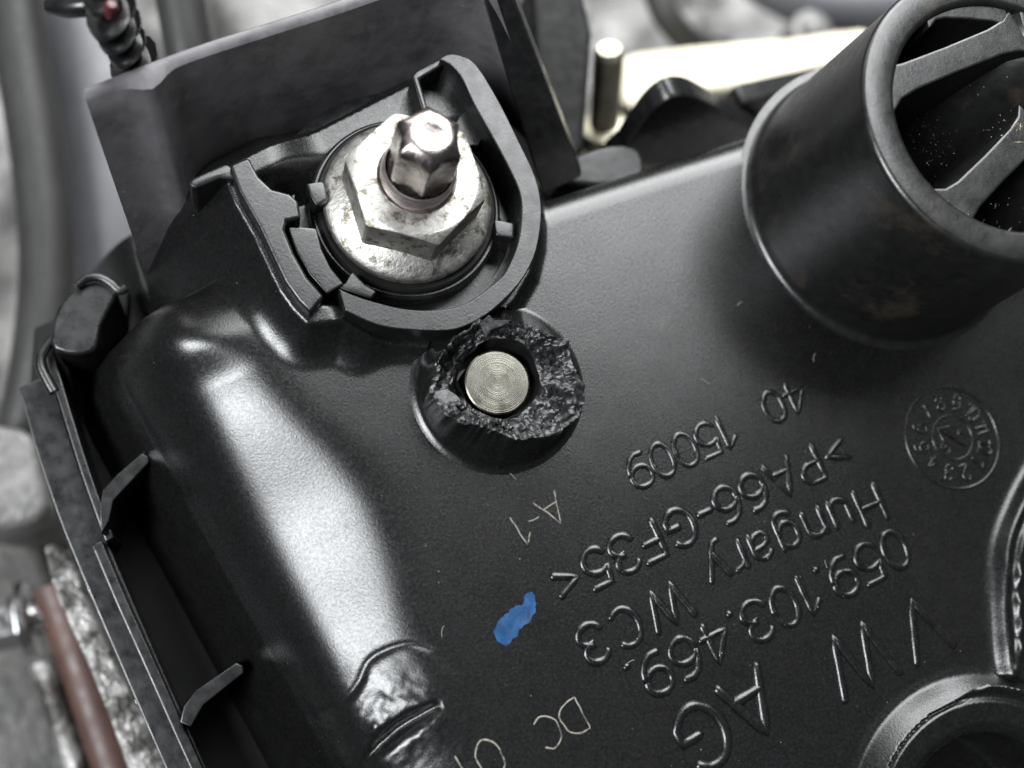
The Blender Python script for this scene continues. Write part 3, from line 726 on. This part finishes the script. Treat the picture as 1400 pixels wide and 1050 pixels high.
M['dust'] = material('pale_dust', (0.16, 0.155, 0.14), 0.8)
build_dust()

# ================================================================== fasteners
nut = empty('flange_nut', (*NUT, 1.7), 'silver zinc plated hexagon flange nut screwed down in the U-shaped pocket', 'nut')
lathe('flange', [(3.2, 1.72), (6.85, 1.72), (7.05, 1.85), (7.13, 2.1), (7.1, 2.45), (6.95, 2.7), (6.6, 2.95), (5.6, 3.5), (5.0, 3.75)], NUT, 'zinc', nut, 128, 50)
def build_hex():
    p, q = P(494.5, 331, 3.5)[:2], P(591, 355, 3.5)[:2]
    fa = math.atan2(*((p + q) / 2 - NUT)[::-1])          # direction of a flat
    ap = 5.05; zt = 7.7; n = 144; V = []; rows = 8
    for j in range(n):
        a = 2 * math.pi * j / n
        th = (a - fa + math.pi / 6) % (math.pi / 3) - math.pi / 6
        hr = ap / math.cos(th); hr = min(hr, 5.79)
        ze = zt - 0.10 - max(0, hr - 5.1) * 0.55
        for r, z in ((hr, 2.9), (hr, ze), (hr - 0.08, ze + 0.07), (4.98, zt - 0.02), (4.85, zt), (3.22, zt), (3.06, zt - 0.15), (3.04, 3.0)):
            V.append((NUT[0] + r * math.cos(a), NUT[1] + r * math.sin(a), z))
    Fc = [[j * rows + i + 1, ((j + 1) % n) * rows + i + 1, ((j + 1) % n) * rows + i, j * rows + i] for j in range(n) for i in range(rows - 1)]
    o = mesh('hexagon', V, [f[::-1] for f in Fc], 'zinc', nut, 24)
    return fa
FA = build_hex()
stud = empty('threaded_stud', (*NUT, 3), 'bare steel stud with star-shaped drive end sticking out of the flange nut', 'stud')
def build_stud():
    # thread turns
    n = 96; V = []; rows = []
    zs = np.linspace(6.4, 9.55, 70)
    for j in range(n):
        a = 2 * math.pi * j / n
        for z in zs:
            ph = ((z - a / (2 * math.pi)) % 1.0)
            r = 2.72 + 0.28 * (1 - abs(ph - 0.5) * 2) ** 0.8
            r = min(r, 3.0 - max(0, z - 9.35) * 1.2)
            V.append((NUT[0] + r * math.cos(a), NUT[1] + r * math.sin(a), z))
    k = len(zs)
    Fc = [[j * k + i, ((j + 1) % n) * k + i, ((j + 1) % n) * k + i + 1, j * k + i + 1] for j in range(n) for i in range(k - 1)]
    mesh('thread', V, Fc, 'thread_steel', stud, 60)
    prof = [(2.5, 9.3), (2.45, 9.6), (2.42, 10.1), (2.42, 11.0), (2.4, 12.5), (2.38, 14.0), (2.36, 14.45), (2.2, 14.8), (1.75, 15.2), (1.45, 15.32), (1.1, 15.34), (0.8, 15.3), (0.45, 15.22), (0.01, 15.2)]
    def rf(a, r, z):
        k = 1.0 if 10.0 < z < 14.5 else (max(0, (z - 9.3) / 0.7) if z <= 10.0 else max(0, 1 - (z - 14.5) / 0.7))
        l = 1 - 2 * abs(math.sin(3 * (a - FA - 0.25))) ** 0.85
        return 1.03 * r * (1 + 0.12 * k * l) + 0.03 * float(vnoise(a * 3, z * 2, r)) * min(1, r)
    lathe('star_drive', prof, NUT, 'steel', stud, 120, 32, rf)
build_stud()
pin = lathe('dowel_pin', [(0.01, 2.92), (1.0, 2.918), (2.58, 2.91), (2.7, 2.86), (2.76, 2.7), (2.76, -8)], PIN, 'pin', None, 96, 10)
tag(pin, 'round steel pin end sitting inside the torn hole of the black cover', 'pin')

# ================================================================== what lies behind and below
def build_block():
    xs = np.arange(-150, 190, 2.5); ys = np.arange(-110, 190, 2.5); X, Y = np.meshgrid(xs, ys)
    Z = -100 + 9 * fbm(X * 0.03, Y * 0.03, 2.2, 4)
    idx = np.arange(X.size).reshape(X.shape)
    q = np.stack([idx[:-1, :-1], idx[:-1, 1:], idx[1:, 1:], idx[1:, :-1]], -1).reshape(-1, 4)
    o = mesh('engine_casting_floor', np.stack([X, Y, Z], -1).reshape(-1, 3), q, 'alu', None, 180)
    tag(o, kind='structure')
build_block()
def thing(o, label, cat, group=None): return tag(o, label, cat, group)
thing(prism('head_casting', [(850, 78), (905, 66), (985, 58), (1090, 50), (1180, 38), (1200, 60), (1150, 84), (1080, 108), (1000, 122), (905, 132), (862, 150), (845, 120)], -44, -85, 'cream', None, 3.0, 2, 3),
      'pale cream machined alloy block behind the arched black tab', 'casting')
thing(prism('dark_bracket', [(725, -40), (790, -45), (812, 40), (806, 120), (800, 200), (770, 230), (740, 150)], -16, -60, 'rubber', None, 1.0),
      'black upright bracket between the cover wall and the plated stud', 'bracket')
bs = empty('plated_stud', P(826, 178, -34), 'short yellowish plated stud with bright tip standing beside the black bracket', 'stud')
pa, pb = P(825, 182, -34), P(833, 66, -22)
tube('shank', [pa + (pb - pa) * t for t in np.linspace(0, 1, 24)], [1.75 + 0.1 * (i % 2) for i in range(22)] + [1.7, 1.35], 'brass', bs, 20)
tube('collar', [pa - (pb - pa) * 0.08, pa, pa + (pb - pa) * 0.1, pa + (pb - pa) * 0.13], [3.2, 3.3, 3.0, 1.9], 'brass', bs, 20)

def hose(name, pts, r, mat, label, cat='hose', k=8):
    o = tube(name, spline([P(*p) for p in pts], k), r, mat, None, 24); return tag(o, label, cat)
hose('rubber_hose', [(12, -60, -50), (30, 80, -51), (52, 220, -52), (64, 360, -53), (52, 500, -54), (20, 640, -58)], 3.3, 'dark_hose', 'dark rubber hose running down the left border of the picture')
hose('grey_hose', [(96, -70, -62), (118, 40, -62), (146, 160, -62), (160, 280, -63), (158, 420, -66)], 6.6, 'grey_hose', 'thick light grey hose behind the black finned clip')
hose('thin_hose', [(236, -60, -24), (246, 0, -25), (262, 90, -27), (270, 160, -30)], 2.6, 'dark_hose', 'short dark hose just right of the black finned clip')
# finned push-in clip
clip = empty('finned_clip', P(192, 112, 8), 'black finned push-in clip with a red tip behind the back wall', 'clip')
ca, cb = P(196, 112, 6), P(132, -30, 16)
tube('stem', [ca, ca + (cb - ca) * 0.3, ca + (cb - ca) * 0.6, cb], [0.7, 0.75, 0.9, 1.1], 'rubber', clip, 12)
for k in range(6):
    t = 0.04 + 0.165 * k; q = ca + (cb - ca) * t; d = (cb - ca) / np.linalg.norm(cb - ca)
    w = 2.3 + 0.3 * math.sin(k * 2.1)
    tube('fin', [q - d * 0.28 + np.array([0.12, 0, 0]), q - d * 0.05, q + d * 0.12, q + d * 0.4], [w * 0.75, w, w * 0.95, 0.8], 'plastic_plain', clip, 14, 0.75)
tube('arm', [P(150, 2, 12), P(118, 8, 12), P(92, 10, 11), P(70, 8, 10)], [0.9, 0.8, 0.8, 0.7], 'plastic_plain', clip, 10)
tube('red_tip', [P(150, 18, 14.5), P(152, 10, 15.6), P(153, 5, 16)], [0.5, 0.55, 0.3], 'red', clip, 10)

# near-left clutter under the rim
thing(prism('casting_ledge', [(58, 745), (95, 758), (126, 830), (166, 920), (216, 1010), (256, 1095), (196, 1095), (152, 990), (118, 905), (84, 830)], -34, -60, 'alu_rough', None, 1.0, 2),
      'rough cast aluminium ledge below the black rim flange', 'casting')
thing(prism('pale_block', [(-60, 590), (28, 585), (52, 610), (66, 690), (50, 712), (-60, 722)], -46, -80, 'alu', None, 2.5, 2, 3),
      'pale grey metal block at the left border above the bright bolt', 'block')
hose('brown_pipe', [(76, 800, -54), (94, 850, -54), (120, 930, -54), (156, 1040, -54), (190, 1140, -54)], 2.6, 'rust', 'reddish brown pipe running down beside the bright bolt', 'pipe')
hose('steel_rod', [(58, 905, -56), (80, 970, -56), (108, 1060, -56), (130, 1130, -56)], 1.5, 'alu_rough', 'thin grey metal rod beside the brown pipe', 'rod')
thing(prism('dark_infill_block', [(-60, 730), (40, 722), (70, 790), (78, 900), (110, 1000), (150, 1100), (-60, 1100)], -68, -95, 'infill_grey', None, 2.0, 2, 2),  # added block, darkens the corner where the floor is lit too brightly
      'added dark grey block darkening the floor beneath the bright bolt and the brown pipe', 'casting')
bolt = empty('bright_bolt', P(20, 850, -48), 'shiny steel bolt head at the lower left border', 'bolt')
a, b = P(-30, 860, -58), P(70, 838, -58)
tube('washer', [a + (b - a) * t for t in (0.58, 0.6, 0.72, 0.76)], [4.2, 4.6, 4.6, 4.2], 'chrome', bolt, 32)
tube('head', [a + (b - a) * t for t in (0.0, 0.02, 0.55, 0.6)], [2.8, 3.2, 3.2, 2.9], 'chrome', bolt, 6, smooth=20)
tube('shank', [a + (b - a) * t for t in (0.74, 1.05)], [2.3, 2.3], 'chrome', bolt, 20)
hose('metal_edge', [(250, 1080, -30), (236, 1030, -30), (212, 985, -30), (190, 955, -30)], 0.7, 'chrome', 'small bright metal edge beside the lower black tab', 'edge')

def bolt_head(px, z, r, mat, label):
    c = P(*px, z)
    o = lathe('bolt_head', [(0.01, z + r * 0.7), (r * 0.55, z + r * 0.68), (r * 0.8, z + r * 0.5), (r * 0.85, z), (r * 1.3, z - 0.1), (r * 1.35, z - 0.8), (r * 1.35, z - 14)], c, mat, None, 32)
    return tag(o, label, 'bolt', 'bolts far behind the cover')
bolt_head((786, 24), -60, 2.6, 'alu', 'blurred grey bolt head behind the black upright bracket')
bolt_head((1112, 40), -66, 2.8, 'alu', 'blurred grey bolt head above the pale cream block')
hose('dark_cable', [(880, -60, -62), (905, 10, -62), (925, 40, -64), (950, 62, -70), (990, 70, -80)], 2.2, 'dark_hose', 'short dark cable dipping behind the pale cream block', 'cable')
hose('grey_pipe', [(1000, -60, -78), (1090, 0, -78), (1200, 10, -78), (1300, -20, -78)], 4.2, 'grey_hose', 'blurred grey pipe along the top border left of the tower', 'pipe')
